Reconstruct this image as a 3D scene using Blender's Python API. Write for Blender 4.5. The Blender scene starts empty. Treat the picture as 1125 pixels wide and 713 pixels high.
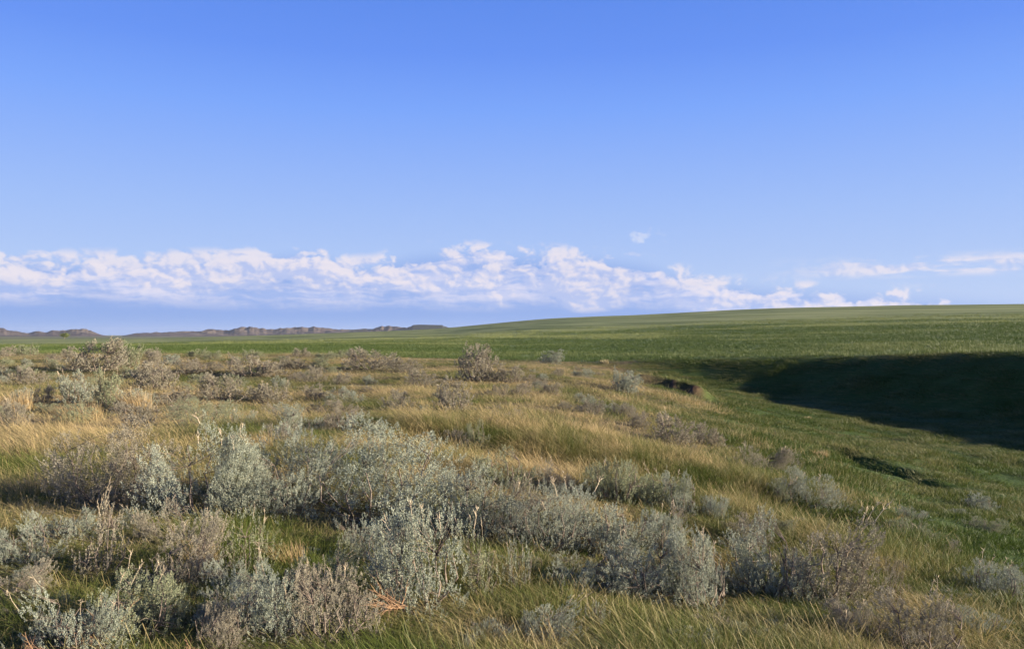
import bpy, math, random
import numpy as np

R = math.radians
rng = np.random.default_rng(11)
random.seed(11)
S = bpy.context.scene
COL = S.collection

# ------------------------------------------------------------------ camera
FPX, CX, CY, HOR = 907.0, 562.5, 356.5, 368.0      # focal length in px of an 1125 px wide frame
EYE = 1.65
cam_d = bpy.data.cameras.new('camera')
cam_d.sensor_width = 36.0
cam_d.lens = 36.0 * FPX / 1125.0
cam_d.clip_start = 0.05
cam_d.clip_end = 60000
cam = bpy.data.objects.new('camera', cam_d)
COL.objects.link(cam)
cam.location = (0, 0, EYE)
PITCH = math.atan((HOR - CY) / FPX)
cam.rotation_euler = (math.pi / 2 + PITCH, 0, 0)
S.camera = cam

# sun: from the right, a little behind the camera
SUN_EL, SUN_AZ = 13.0, 97.0          # azimuth clockwise from the view direction (+Y)
sun_dir = np.array([math.sin(R(SUN_AZ)) * math.cos(R(SUN_EL)), math.cos(R(SUN_AZ)) * math.cos(R(SUN_EL)), math.sin(R(SUN_EL))])

# ------------------------------------------------------------------ numpy noise
def _hash(ix, iy, seed):
    n = (ix.astype(np.int64) * 374761393 + iy.astype(np.int64) * 668265263 + seed * 1442695041) & 0xffffffff
    n = ((n ^ (n >> 13)) * 1274126177) & 0xffffffff
    n = n ^ (n >> 16)
    return (n & 0xffffff) / float(0xffffff)

def vnoise(x, y, seed=0):
    x = np.asarray(x, float); y = np.asarray(y, float)
    ix = np.floor(x); iy = np.floor(y)
    fx = x - ix; fy = y - iy
    fx = fx * fx * fx * (fx * (fx * 6 - 15) + 10); fy = fy * fy * fy * (fy * (fy * 6 - 15) + 10)
    a = _hash(ix, iy, seed); b = _hash(ix + 1, iy, seed)
    c = _hash(ix, iy + 1, seed); d = _hash(ix + 1, iy + 1, seed)
    return (a * (1 - fx) + b * fx) * (1 - fy) + (c * (1 - fx) + d * fx) * fy

def fbm(x, y, octaves=4, seed=0):
    v = 0; a = 0.5; t = 0
    c, s = math.cos(0.6), math.sin(0.6)
    for o in range(octaves):
        v = v + a * vnoise(x, y, seed + o * 17); t += a
        x, y = (c * x - s * y) * 2.03 + 7.1, (s * x + c * y) * 2.03 + 3.3
        a *= 0.5
    return v / t

def sstep(a, b, x):
    t = np.clip((x - a) / (b - a), 0, 1)
    return t * t * (3 - 2 * t)

# ------------------------------------------------------------------ terrain
CREST = np.array([(240, -3000), (60, -60), (47, 0), (41, 20), (38.5, 35), (35.5, 50), (32, 61), (27, 69.5), (19, 76.5),
                  (9, 82), (-5, 85), (-30, 82), (-80, 78), (-300, 95), (-3000, 400)], float)

def crest_dist(x, y):
    """signed distance to the edge of the crop field, positive on the field"""
    best = np.full(x.shape, 1e18); side = np.zeros(x.shape)
    for (ax, ay), (bx, by) in zip(CREST[:-1], CREST[1:]):
        dx, dy = bx - ax, by - ay
        L2 = dx * dx + dy * dy
        t = np.clip(((x - ax) * dx + (y - ay) * dy) / L2, 0, 1)
        px, py = x - (ax + t * dx), y - (ay + t * dy)
        d2 = px * px + py * py
        cr = dx * (y - ay) - dy * (x - ax)
        m = d2 < best - 1e-9
        best = np.where(m, d2, best); side = np.where(m, np.sign(-cr), side)
    return np.sqrt(best) * side

TOP_U = [-1500, -200, 0, 160, 300, 400, 480, 540, 600, 650, 700, 780, 850, 1000, 1125, 1300, 3000]
TOP_V = [376, 374, 373.5, 372.0, 368, 364.5, 361, 355, 349.5, 347.0, 345.5, 341.5, 339, 337.5, 338, 340, 348]
ZB_U = [-1500, -200, 230, 400, 510, 650, 720, 780, 880, 960, 1000, 1125, 1500, 3000]
ZB_Z = [0, 0, -.3, -.75, -1.05, -1.30, -.95, -.70, -.30, .0, .15, .55, .9, 1.0]

def smooth_interp(x, xs, ys, w=22):
    return (np.interp(x, xs, ys) * 2 + np.interp(x - w, xs, ys) + np.interp(x + w, xs, ys)) / 4

def terrain(x, y):
    x = np.asarray(x, float); y = np.asarray(y, float)
    r = np.hypot(x, y)
    u = np.where(y > 0.35 * np.abs(x), x / np.maximum(y, 1e-3) * FPX + CX, np.where(x > 0, 3154, -2029))
    u = np.clip(u, -1500, 3000)
    # near: prairie falling to the right into the hollow
    xe = np.interp(y, [-30, 0, 7, 18, 43, 67, 80, 120], [8, 6.5, 5.6, 6.8, 9.6, 10.5, 13, 30])
    Fl = np.interp(y, [-60, 0, 10, 20, 43, 62, 74, 85], [-2, -2.2, -2.5, -3.0, -3.25, -3.0, -2.5, -1.9])
    s = x - xe + 1.2 * (vnoise(x / 7, y / 7, 5) - .5)
    zn = Fl * sstep(-9, 10, s)
    zn = zn - 1.2 * sstep(38, 80, y) * sstep(-22, 4, x) * (1 - sstep(-9, 10, s)) * .9
    # hummocks
    prair = 1 - sstep(-2, 4, s)
    zn = zn + prair * (0.30 * (fbm(x / 5.5, y / 5.5, 3, 21) - .5) + .5 * (fbm(x / 14, y / 14, 2, 31) - .5) * sstep(4, 16, r))
    zn = zn + (1 - prair) * (.68 * (fbm(x / 3.0, y / 3.0, 3, 41) - .5) * (1 - .5 * sstep(20, 50, r)))
    # hollow behind the foreground row of sagebrush
    t = np.clip(((x + 1.0) * 5.5 + (y - 12.6) * -1.0) / (5.5 ** 2 + 1), 0, 1)
    dd = np.hypot(x + 1.0 - 5.5 * t, y - 12.6 + 1.0 * t)
    zn = zn - .42 * np.exp(-(dd / .95) ** 2)
    # little washout in the green hollow
    t = np.clip(((x - 9.7) * .5 + (y - 25.4) * -4.6) / (.5 ** 2 + 4.6 ** 2), 0, 1)
    dd = np.hypot(x - 9.7 - .5 * t + .25 * np.sin(y * 2.1), y - 25.4 + 4.6 * t)
    zn = zn - .95 * np.exp(-(dd / (.62 + .3 * vnoise(x * 1.3, y * 1.3, 9))) ** 3)
    # eroded cut bank
    cb = cutbank(x, y)
    zn = zn + cb
    # far: field
    zt = EYE - (smooth_interp(u, TOP_U, TOP_V) - HOR) / FPX * 900.0
    zb = smooth_interp(u, ZB_U, ZB_Z)
    t = np.clip((r - 75) / 825, 0, 1)
    tt = t - .5 * np.clip((t - .8) / .2, 0, 1) ** 2 * .2 * .5
    zf = zb + (zt - zb) * tt
    amp = sstep(100, 260, r) * (1 - sstep(780, 900, r)) * sstep(420, 700, u)
    zf = zf + amp * (1.9 * (fbm(x / 260 + 3, y / 85, 3, 51) - .5) * np.clip(r / 400, .3, 1.4))
    zf = np.where(r > 900, zt * 1 - .5 * .2 * .5 * (zt - zb) * 1 + 0, zf) if False else zf
    zf = zf + amp * .5 * (fbm(x / 45 + 9, y / 45, 3, 57) - .5)
    z_plain = -8.0 + 3 * (fbm(x / 900, y / 900, 3, 61) - .5)
    zf = zf * (1 - sstep(900, 2600, r)) + z_plain * sstep(900, 2600, r)
    g = crest_dist(x, y) + 1.1 * (fbm(x / 6, y / 6, 3, 71) - .5)
    right = sstep(2, 20, x)
    w = sstep(-(12 - 1.5 * right), 0.5, g)
    z = zn * (1 - w) + zf * w
    z = z + .05 * (fbm(x / 1.1, y / 1.1, 2, 81) - .5) * (1 - sstep(60, 90, r))
    return z

def cut_f(x, y): return y - 42.0 - .35 * np.sin(x * 1.9) + .40 * (x - 7.6)
def cut_along(x): return sstep(5.9, 6.9, x) * (1 - sstep(9.2, 10.6, x))
def cutbank(x, y):
    # a step: the ground behind it is higher
    f = cut_f(x, y)
    up = sstep(-.30, .10, f) * (1 - sstep(.6, 5, f))
    dn = sstep(-2.6, -.35, f) * (1 - sstep(-.30, .10, f))
    return cut_along(x) * (.55 * up - .40 * dn)

def tz(x, y):
    return float(terrain(np.array([x]), np.array([y]))[0])

def at(u, v):
    """the point of the ground seen at pixel (u, v) of the 1125 px wide photograph"""
    d = np.geomspace(2.2, 4000, 2600)
    x = (u - CX) / FPX * d
    zr = EYE - (v - HOR) / FPX * d
    zg = terrain(x, d)
    k = np.nonzero(zg >= zr)[0]
    i = k[0] if len(k) else len(d) - 1
    return float(x[i]), float(d[i]), float(zg[i])

# ------------------------------------------------------------------ node helpers
def new_mat(name):
    m = bpy.data.materials.new(name); m.use_nodes = True
    nt = m.node_tree
    for n in list(nt.nodes): nt.nodes.remove(n)
    out = nt.nodes.new('ShaderNodeOutputMaterial')
    return m, nt, out

class NB:
    def __init__(self, nt): self.nt = nt
    def n(self, t, **kw):
        nd = self.nt.nodes.new(t)
        for k, v in kw.items(): setattr(nd, k, v)
        return nd
    def link(self, a, b): self.nt.links.new(a, b)
    def setin(self, nd, i, v):
        if isinstance(v, bpy.types.NodeSocket): self.link(v, nd.inputs[i])
        elif v is not None: nd.inputs[i].default_value = v
    def math(self, op, a, b=None, c=None, clamp=False):
        nd = self.n('ShaderNodeMath', operation=op, use_clamp=clamp)
        for i, v in enumerate((a, b, c)): self.setin(nd, i, v)
        return nd.outputs[0]
    def mix(self, f, a, b, blend='MIX'):
        nd = self.n('ShaderNodeMix', data_type='RGBA', blend_type=blend)
        self.setin(nd, 0, f)
        for i, v in ((6, a), (7, b)):
            if isinstance(v, tuple): v = (*v[:3], 1)
            self.setin(nd, i, v)
        return nd.outputs[2]
    def noise(self, vec, scale, detail=3, rough=.5, dist=0.0, out=0):
        nd = self.n('ShaderNodeTexNoise')
        if vec is not None: self.link(vec, nd.inputs['Vector'])
        nd.inputs['Scale'].default_value = scale; nd.inputs['Detail'].default_value = detail
        nd.inputs['Roughness'].default_value = rough; nd.inputs['Distortion'].default_value = dist
        return nd.outputs[out]
    def ramp(self, f, a, b, lo=0.0, hi=1.0, smooth=True):
        nd = self.n('ShaderNodeMapRange', interpolation_type='SMOOTHSTEP' if smooth else 'LINEAR')
        self.link(f, nd.inputs[0])
        for i, v in ((1, a), (2, b), (3, lo), (4, hi)): self.setin(nd, i, v)
        return nd.outputs[0]
    def noise2(self, vec, scale, detail=3, rough=.5):
        nd = self.n('ShaderNodeTexNoise', noise_dimensions='2D')
        self.link(vec, nd.inputs['Vector'])
        nd.inputs['Scale'].default_value = scale; nd.inputs['Detail'].default_value = detail
        nd.inputs['Roughness'].default_value = rough
        return nd.outputs[0]
    def mapping(self, vec, scale=(1, 1, 1), loc=(0, 0, 0), rot=(0, 0, 0)):
        nd = self.n('ShaderNodeMapping')
        self.link(vec, nd.inputs[0]); nd.inputs['Location'].default_value = loc
        nd.inputs['Rotation'].default_value = rot; nd.inputs['Scale'].default_value = scale
        return nd.outputs[0]
    def attr(self, name, out='Fac', kind='GEOMETRY'):
        nd = self.n('ShaderNodeAttribute', attribute_name=name, attribute_type=kind)
        return nd.outputs[out]
    def pos(self): return self.n('ShaderNodeNewGeometry').outputs['Position']

def leaf_shader(nb, out, color, trans=.35, rough=.6, spec=.25):
    p = nb.n('ShaderNodeBsdfPrincipled')
    nb.setin(p, 'Base Color', color); p.inputs['Roughness'].default_value = rough
    p.inputs['Specular IOR Level'].default_value = spec
    t = nb.n('ShaderNodeBsdfTranslucent'); nb.setin(t, 'Color', color)
    mx = nb.n('ShaderNodeMixShader'); mx.inputs[0].default_value = trans
    nb.link(p.outputs[0], mx.inputs[1]); nb.link(t.outputs[0], mx.inputs[2])
    nb.link(mx.outputs[0], out.inputs[0])

def grass_mat(name, g1, g2, d1, d2, patch_scale, bias, gain=1.0):
    """blade colour between green and cured straw: patches on the ground, each tuft and each blade vary"""
    m, nt, out = new_mat(name); nb = NB(nt)
    P = nb.pos()
    patch = nb.math('MULTIPLY_ADD', nb.noise(P, patch_scale * 4.5, 3, .6), .45, nb.math('MULTIPLY', nb.noise(P, patch_scale, 3, .55), .55))
    tint = nb.attr('tint'); hgt = nb.attr('hgt')
    rnd = nb.n('ShaderNodeObjectInfo').outputs['Random']
    f = nb.math('MULTIPLY_ADD', nb.math('SUBTRACT', patch, .5), 3.4 * gain, bias)
    if name == 'crop':
        band2 = nb.noise(nb.mapping(P, (.0014, .020, 1), rot=(0, 0, R(-3))), 1, 5, .6)
        band3 = nb.noise(nb.mapping(P, (.0009, .013, 1), loc=(7, 3, 0)), 1, 4, .6)
        sp_ = nb.n('ShaderNodeSeparateXYZ'); nb.link(P, sp_.inputs[0])
        f = nb.math('ADD', nb.math('ADD', f, nb.ramp(band2, .44, .60, -.15, .75)), nb.math('MULTIPLY', nb.ramp(band3, .48, .62, 0, .6), -1.0))
        f = nb.math('ADD', f, nb.ramp(sp_.outputs[1], 75, 230, -.55, .42))
    if name == 'prairie_grass':      # greener towards the near ground
        sp_ = nb.n('ShaderNodeSeparateXYZ'); nb.link(P, sp_.inputs[0])
        f = nb.math('ADD', f, nb.ramp(sp_.outputs[1], 3.5, 13, -.30, .06))
    f = nb.math('ADD', f, nb.math('MULTIPLY_ADD', tint, .9, -.45))
    f = nb.math('ADD', f, nb.math('MULTIPLY_ADD', rnd, .4, -.2))
    f = nb.math('ADD', f, nb.math('MULTIPLY_ADD', hgt, .4, -.2), clamp=True)
    r2 = nb.math('FRACT', nb.math('MULTIPLY', tint, 7.31))
    green = nb.mix(r2, g1, g2); dry = nb.mix(r2, d1, d2)
    c = nb.mix(f, green, dry)
    leaf_shader(nb, out, c, trans=.28, rough=.55, spec=.25)
    return m

M = {}
M['prairie_grass'] = grass_mat('prairie_grass', (0.060, 0.090, 0.012), (0.129, 0.155, 0.028), (0.396, 0.284, 0.120), (0.568, 0.439, 0.232), .16, .38, 1.9)
M['short_green'] = grass_mat('short_green', (0.034, 0.062, 0.007), (0.076, 0.112, 0.015), (0.189, 0.181, 0.060), (0.258, 0.224, 0.095), .12, .16, 1.3)
M['crop'] = grass_mat('crop', (.046, .078, .014), (.085, .120, .026), (.19, .215, .065), (.26, .27, .10), .05, .12, .3)
M['tussock'] = grass_mat('tussock', (.19, .17, .06), (.26, .20, .085), (.40, .28, .13), (.52, .38, .20), .3, .8, .3)
M['pale_tussock'] = grass_mat('pale_tussock', (0.258, 0.232, 0.103), (0.310, 0.258, 0.129), (0.447, 0.361, 0.189), (0.533, 0.447, 0.258), .3, .7, .3)

def sage_mat(name, a, b, c):
    m, nt, out = new_mat(name); nb = NB(nt)
    tint = nb.attr('tint'); rnd = nb.n('ShaderNodeObjectInfo').outputs['Random']
    col = nb.mix(tint, a, b)
    col = nb.mix(nb.ramp(nb.math('FRACT', nb.math('MULTIPLY', tint, 5.7)), .72, 1, 0, .75), col, c)
    col = nb.mix(nb.math('MULTIPLY', rnd, .28), col, (.26, .25, .17))
    leaf_shader(nb, out, col, trans=.10, rough=.75, spec=.12)
    return m
M['sage'] = sage_mat('sage_leaf', (0.210, 0.240, 0.180), (0.445, 0.480, 0.375), (0.420, 0.386, 0.235))
M['sage_green'] = sage_mat('sage_green_leaf', (0.176, 0.206, 0.109), (0.370, 0.391, 0.244), (0.353, 0.328, 0.168))
M['sage_dull'] = sage_mat('sage_dull_leaf', (0.202, 0.181, 0.130), (0.403, 0.370, 0.277), (0.353, 0.277, 0.176))

def bark_mat(name, a, b):
    m, nt, out = new_mat(name); nb = NB(nt)
    n = nb.noise(nb.n('ShaderNodeTexCoord').outputs['Object'], 30, 4, .6)
    col = nb.mix(nb.ramp(n, .3, .7), a, b)
    p = nb.n('ShaderNodeBsdfPrincipled'); nb.link(col, p.inputs['Base Color']); p.inputs['Roughness'].default_value = .85
    p.inputs['Specular IOR Level'].default_value = .2
    nb.link(p.outputs[0], out.inputs[0])
    return m
M['bark'] = bark_mat('sage_bark', (.10, .075, .055), (.26, .21, .165))
M['dead'] = bark_mat('dead_wood', (.22, .125, .065), (.40, .26, .15))
M['stalk'] = bark_mat('dry_stalk', (.40, .31, .20), (.56, .47, .33))

# ------------------------------------------------------------------ ground sheet
def mesh_from(name, verts, faces, attrs=None, smooth=True):
    me = bpy.data.meshes.new(name)
    verts = np.asarray(verts, np.float32); faces = np.asarray(faces, np.int32)
    k = faces.shape[1]
    me.vertices.add(len(verts)); me.vertices.foreach_set('co', verts.ravel())
    me.loops.add(faces.size); me.loops.foreach_set('vertex_index', faces.ravel())
    me.polygons.add(len(faces)); me.polygons.foreach_set('loop_start', np.arange(0, faces.size, k, dtype=np.int32))
    try: me.polygons.foreach_set('loop_total', np.full(len(faces), k, np.int32))
    except Exception: pass
    me.polygons.foreach_set('use_smooth', np.full(len(faces), smooth))
    for nm, arr in (attrs or {}).items():
        a = me.attributes.new(nm, 'FLOAT', 'POINT'); a.data.foreach_set('value', np.asarray(arr, np.float32))
    me.update(calc_edges=True)
    return me

def link(name, me, mat=None, parent=None, **props):
    o = bpy.data.objects.new(name, me)
    COL.objects.link(o)
    if mat is not None and me is not None and not me.materials: me.materials.append(mat)
    if parent is not None: o.parent = parent
    for k, v in props.items(): o[k] = v
    return o

az_f = np.concatenate([np.arange(-180, -44, 3.0), np.arange(-44, 44, .16), np.arange(44, 180, 3.0)])
rad = np.concatenate([[0.0], np.geomspace(.8, 100, 330), np.geomspace(101, 26000, 330)])
AZ, RR = np.meshgrid(np.radians(az_f), rad)
GX, GY = RR * np.sin(AZ), RR * np.cos(AZ)
GZ = terrain(GX, GY)
na, nr = len(az_f), len(rad)
idx = np.arange(na * nr).reshape(nr, na)
a0, a1 = idx[:-1, :], idx[1:, :]
q = np.stack([a0, np.roll(a0, -1, 1), np.roll(a1, -1, 1), a1], -1).reshape(-1, 4)
V = np.stack([GX.ravel(), GY.ravel(), GZ.ravel()], 1)
gx, gy = V[:, 0], V[:, 1]
gr = np.hypot(gx, gy)
gcd = crest_dist(gx, gy)
edge_n = 1.8 * (fbm(gx / 4, gy / 4, 3, 91) - .5)
FIELD_FAR = 1500.0
field_mask = (gcd + edge_n > .4) & (gr < FIELD_FAR + 160 * (fbm(gx / 500, gy / 500, 2, 95) - .5))
VEG_Y, VEG_X = [-30, 0, 7, 12, 18, 30, 43, 67, 80, 120], [8, 3.7, 2.7, 3.4, 5.0, 7.3, 9.2, 10.5, 13, 30]      # where the straw-coloured prairie gives way to the green hollow
xe_ = np.interp(gy, VEG_Y, VEG_X)
hollow = sstep(-2.5, 2.5, gx - xe_ + 2.0 * (fbm(gx / 4, gy / 4, 3, 97) - .5)) * (gr < 200)
cbv = cutbank(gx, gy)
fc_ = cut_f(gx, gy)
soil = sstep(-.9, -.35, fc_) * (1 - sstep(.05, .30, fc_)) * cut_along(gx) ** 2 * (1 - sstep(9.0, 10.0, gx + .8 * (fbm(gx * 1.5, gy * 1.5, 3, 77) - .5)))
# pale bare patch among the grass, left of centre
soil2 = np.exp(-(((gx + 5.6) / 2.4) ** 2 + ((gy - 27.5) / .45) ** 2)) * .9

fm_face = field_mask[q].mean(1) >= .5
def submesh(name, sel, mat, attrs, **props):
    fq = q[sel]; used, inv = np.unique(fq, return_inverse=True)
    me = mesh_from(name, V[used], inv.reshape(fq.shape), {k: v[used] for k, v in attrs.items()})
    return link(name, me, mat, **props)

def ground_material():
    m, nt, out = new_mat('prairie_ground'); nb = NB(nt)
    P = nb.pos()
    sep = nb.n('ShaderNodeSeparateXYZ'); nb.link(P, sep.inputs[0])
    dist = nb.n('ShaderNodeVectorMath', operation='LENGTH'); nb.link(P, dist.inputs[0]); dist = dist.outputs['Value']
    patch = nb.ramp(nb.noise(P, .16, 3, .55), .36, .64)
    fine = nb.noise(P, 3.0, 5, .6)
    c = nb.mix(patch, (.060, .066, .026), (.16, .125, .065))
    c = nb.mix(nb.ramp(fine, .35, .7, 0, .6), c, (.085, .065, .04))
    hol = nb.mix(nb.ramp(nb.noise(P, .5, 4, .6), .3, .7), (.034, .062, .013), (.06, .088, .02))
    c = nb.mix(nb.attr('hollow'), c, hol)
    soilc = nb.mix(nb.ramp(nb.noise(P, 2.2, 4, .6), .3, .7), (.07, .038, .026), (.15, .088, .058))
    c = nb.mix(nb.attr('soil'), c, soilc)
    c = nb.mix(nb.attr('soil2'), c, (.40, .31, .20))
    # distant plain: cured grass and strips of green
    far = nb.noise(nb.mapping(P, (.0006, .0025, .001)), 1, 3, .5)
    farc = nb.mix(nb.ramp(far, .42, .6), (.17, .155, .085), (.065, .10, .03))
    farc = nb.mix(nb.ramp(nb.noise(nb.mapping(P, (.002, .008, .001)), 1, 3, .5), .5, .66, 0, .7), farc, (.28, .235, .13))
    c = nb.mix(nb.ramp(dist, 900, 1400), c, farc)
    p = nb.n('ShaderNodeBsdfPrincipled'); nb.link(c, p.inputs['Base Color'])
    p.inputs['Roughness'].default_value = .95; p.inputs['Specular IOR Level'].default_value = .1
    b = nb.n('ShaderNodeBump'); b.inputs['Strength'].default_value = .8; b.inputs['Distance'].default_value = .08
    nb.link(nb.noise(P, 6, 5, .65), b.inputs['Height']); nb.link(b.outputs[0], p.inputs['Normal'])
    nb.link(p.outputs[0], out.inputs[0])
    return m

def field_material():
    m, nt, out = new_mat('crop_field'); nb = NB(nt)
    P = nb.pos()
    dist = nb.n('ShaderNodeVectorMath', operation='LENGTH'); nb.link(P, dist.inputs[0]); dist = dist.outputs['Value']
    band = nb.noise(nb.mapping(P, (.0008, .0075, 1), rot=(0, 0, R(4))), 1, 4, .55)
    band2 = nb.noise(nb.mapping(P, (.0014, .020, 1), rot=(0, 0, R(-3))), 1, 5, .6)
    c = nb.mix(nb.ramp(band, .36, .62), (0.108, 0.135, 0.036), (0.225, 0.243, 0.081))
    c = nb.mix(nb.ramp(band2, .44, .62, 0, .6), c, (0.333, 0.342, 0.144))
    near = nb.mix(nb.ramp(band2, .35, .65), (0.077, 0.113, 0.027), (0.140, 0.180, 0.050))
    band3 = nb.noise(nb.mapping(P, (.0009, .013, 1), loc=(7, 3, 0)), 1, 4, .6)
    c = nb.mix(nb.ramp(band3, .48, .62, 0, .6), c, (.09, .12, .035))
    c = nb.mix(nb.ramp(dist, 120, 300, 1, 0), c, near)
    rows = nb.n('ShaderNodeTexWave', wave_type='BANDS', bands_direction='Y')
    nb.link(nb.mapping(P, (1, 1, 1), rot=(0, 0, R(3))), rows.inputs[0]); rows.inputs['Scale'].default_value = .35
    rows.inputs['Distortion'].default_value = .6
    c = nb.mix(nb.math('MULTIPLY', nb.ramp(rows.outputs['Fac'], .2, .8), .12), c, (.02, .05, .012))
    p = nb.n('ShaderNodeBsdfPrincipled'); nb.link(c, p.inputs['Base Color'])
    p.inputs['Roughness'].default_value = .8; p.inputs['Specular IOR Level'].default_value = .15
    b = nb.n('ShaderNodeBump'); b.inputs['Strength'].default_value = 1; b.inputs['Distance'].default_value = .5
    nb.link(nb.noise(P, .8, 6, .7), b.inputs['Height']); nb.link(b.outputs[0], p.inputs['Normal'])
    nb.link(p.outputs[0], out.inputs[0])
    return m

submesh('ground', ~fm_face, ground_material(), {'hollow': hollow, 'soil': soil, 'soil2': soil2}, kind='structure')
submesh('crop_field', fm_face, field_material(), {'hollow': hollow}, kind='structure')

# ------------------------------------------------------------------ distant badland hills
HU = [-900, -200, -60, 0, 30, 60, 95, 112, 125, 150, 200, 240, 268, 300, 345, 380, 400, 413, 428, 440, 449, 454, 462, 486, 492, 500, 520, 700, 1200]
HV = [363, 362, 362.5, 363, 366, 364.5, 363.5, 368, 370, 366.5, 365, 363, 361, 362.5, 360.5, 363, 362, 361, 358.5, 359.5, 360.5, 357.8, 357.5, 357.9, 360.5, 363, 366, 366, 366]
hz_az = np.radians(np.arange(-46, 20, .035))
hz_r = np.linspace(5200, 8200, 150)
A2, R2 = np.meshgrid(hz_az, hz_r)
HX, HY = R2 * np.sin(A2), R2 * np.cos(A2)
hu = np.tan(A2) * FPX + CX
env = (HOR - np.interp(hu, HU, HV)) / FPX * 7000 / np.cos(A2) * 1.0 + 10
rid = 1 - np.abs(2 * fbm(HX / 360, HY / 420, 4, 131) - 1) * 2.4
rid2 = 1 - np.abs(2 * fbm(HX / 130, HY / 160, 3, 151) - 1) * 2.2
shape = sstep(6300, 6950, R2) * (1 - .35 * sstep(7300, 9000, R2))
low = sstep(5300, 6000, R2) * .45
butte = sstep(449, 452, hu) * (1 - sstep(486, 491, hu))
env = np.where((hu > 448) & (hu < 494), env, 10 + (env - 10) * (.58 + .75 * fbm(hu / 10, hu * 0 + .5, 3, 171)))
prof = np.clip(low * (.25 + rid * .5) + shape * (.35 + .36 * rid + .36 * rid2), 0, 1.1)
prof = prof * (1 - butte) + butte * np.clip(sstep(6300, 6500, R2) * 1.0, 0, 1)
HZ = -9 + env * prof
n1, n2 = HX.shape[1], HX.shape[0]
ii = np.arange(n1 * n2).reshape(n2, n1)
hq = np.stack([ii[:-1, :-1], ii[:-1, 1:], ii[1:, 1:], ii[1:, :-1]], -1).reshape(-1, 4)
hm, nt, out = new_mat('badland_hills'); nb = NB(nt)
P = nb.pos()
n_ = nb.noise(P, .004, 5, .6); n3 = nb.noise(P, .009, 4, .6)
c = nb.mix(nb.ramp(n_, .38, .62), (.075, .055, .046), (.125, .098, .074))
c = nb.mix(nb.ramp(n3, .48, .60, 0, .8), c, (.042, .034, .034))
c = nb.mix(nb.attr('dark'), c, (.022, .025, .018))
p = nb.n('ShaderNodeBsdfPrincipled'); nb.link(c, p.inputs['Base Color']); p.inputs['Roughness'].default_value = .95
p.inputs['Specular IOR Level'].default_value = .05
nb.link(p.outputs[0], out.inputs[0])
dark = np.clip(sstep(440, 447, hu) * (1 - sstep(488, 496, hu)) + sstep(378, 386, hu) * (1 - sstep(400, 408, hu)) * .7, 0, 1)
link('hills', mesh_from('hills', np.stack([HX.ravel(), HY.ravel(), HZ.ravel()], 1), hq, {'dark': dark.ravel()}), hm, kind='structure')

# ------------------------------------------------------------------ blades of grass
def tuft(n, rad_, h0, h1, w, lean=(-.3, .05), spread=.35, seg=3, seeds=0.0, rg=rng):
    V_, F_, T_, Hh = [], [], [], []
    base = 0
    for i in range(n):
        a = rg.uniform(0, 2 * math.pi); rr = rad_ * math.sqrt(rg.uniform())
        bx, by = rr * math.cos(a), rr * math.sin(a)
        h = rg.uniform(h0, h1)
        sp = spread * rg.uniform(.2, 1)
        dx, dy = math.cos(a) * sp + lean[0] * rg.uniform(.5, 1.5), math.sin(a) * sp + lean[1] + rg.normal() * .08
        fa = rg.uniform(0, 2 * math.pi)
        wx, wy = math.cos(fa) * w * .5, math.sin(fa) * w * .5
        tint = rg.uniform()
        curl = rg.uniform(.8, 2.0)
        for k in range(seg + 1):
            t = k / seg
            ww = (1 - t ** 2) if k < seg else 0.0
            if seeds and k >= seg - 1: ww = 0.9
            if seeds and k < seg - 1: ww = .35
            px = bx + dx * h * t ** curl; py = by + dy * h * t ** curl
            pz = h * t * (1 - .18 * t * min(1, abs(dx) + abs(dy))) - .03
            if k < seg or seeds:
                V_ += [(px - wx * ww, py - wy * ww, pz), (px + wx * ww, py + wy * ww, pz)]
                T_ += [tint] * 2; Hh += [t] * 2
            else:
                V_ += [(px, py, pz), (px, py, pz)]; T_ += [tint] * 2; Hh += [t] * 2
        for k in range(seg):
            b = base + 2 * k
            F_.append((b, b + 1, b + 3, b + 2))
        base += 2 * (seg + 1)
    return np.array(V_), np.array(F_), np.array(T_), np.array(Hh)

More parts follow.
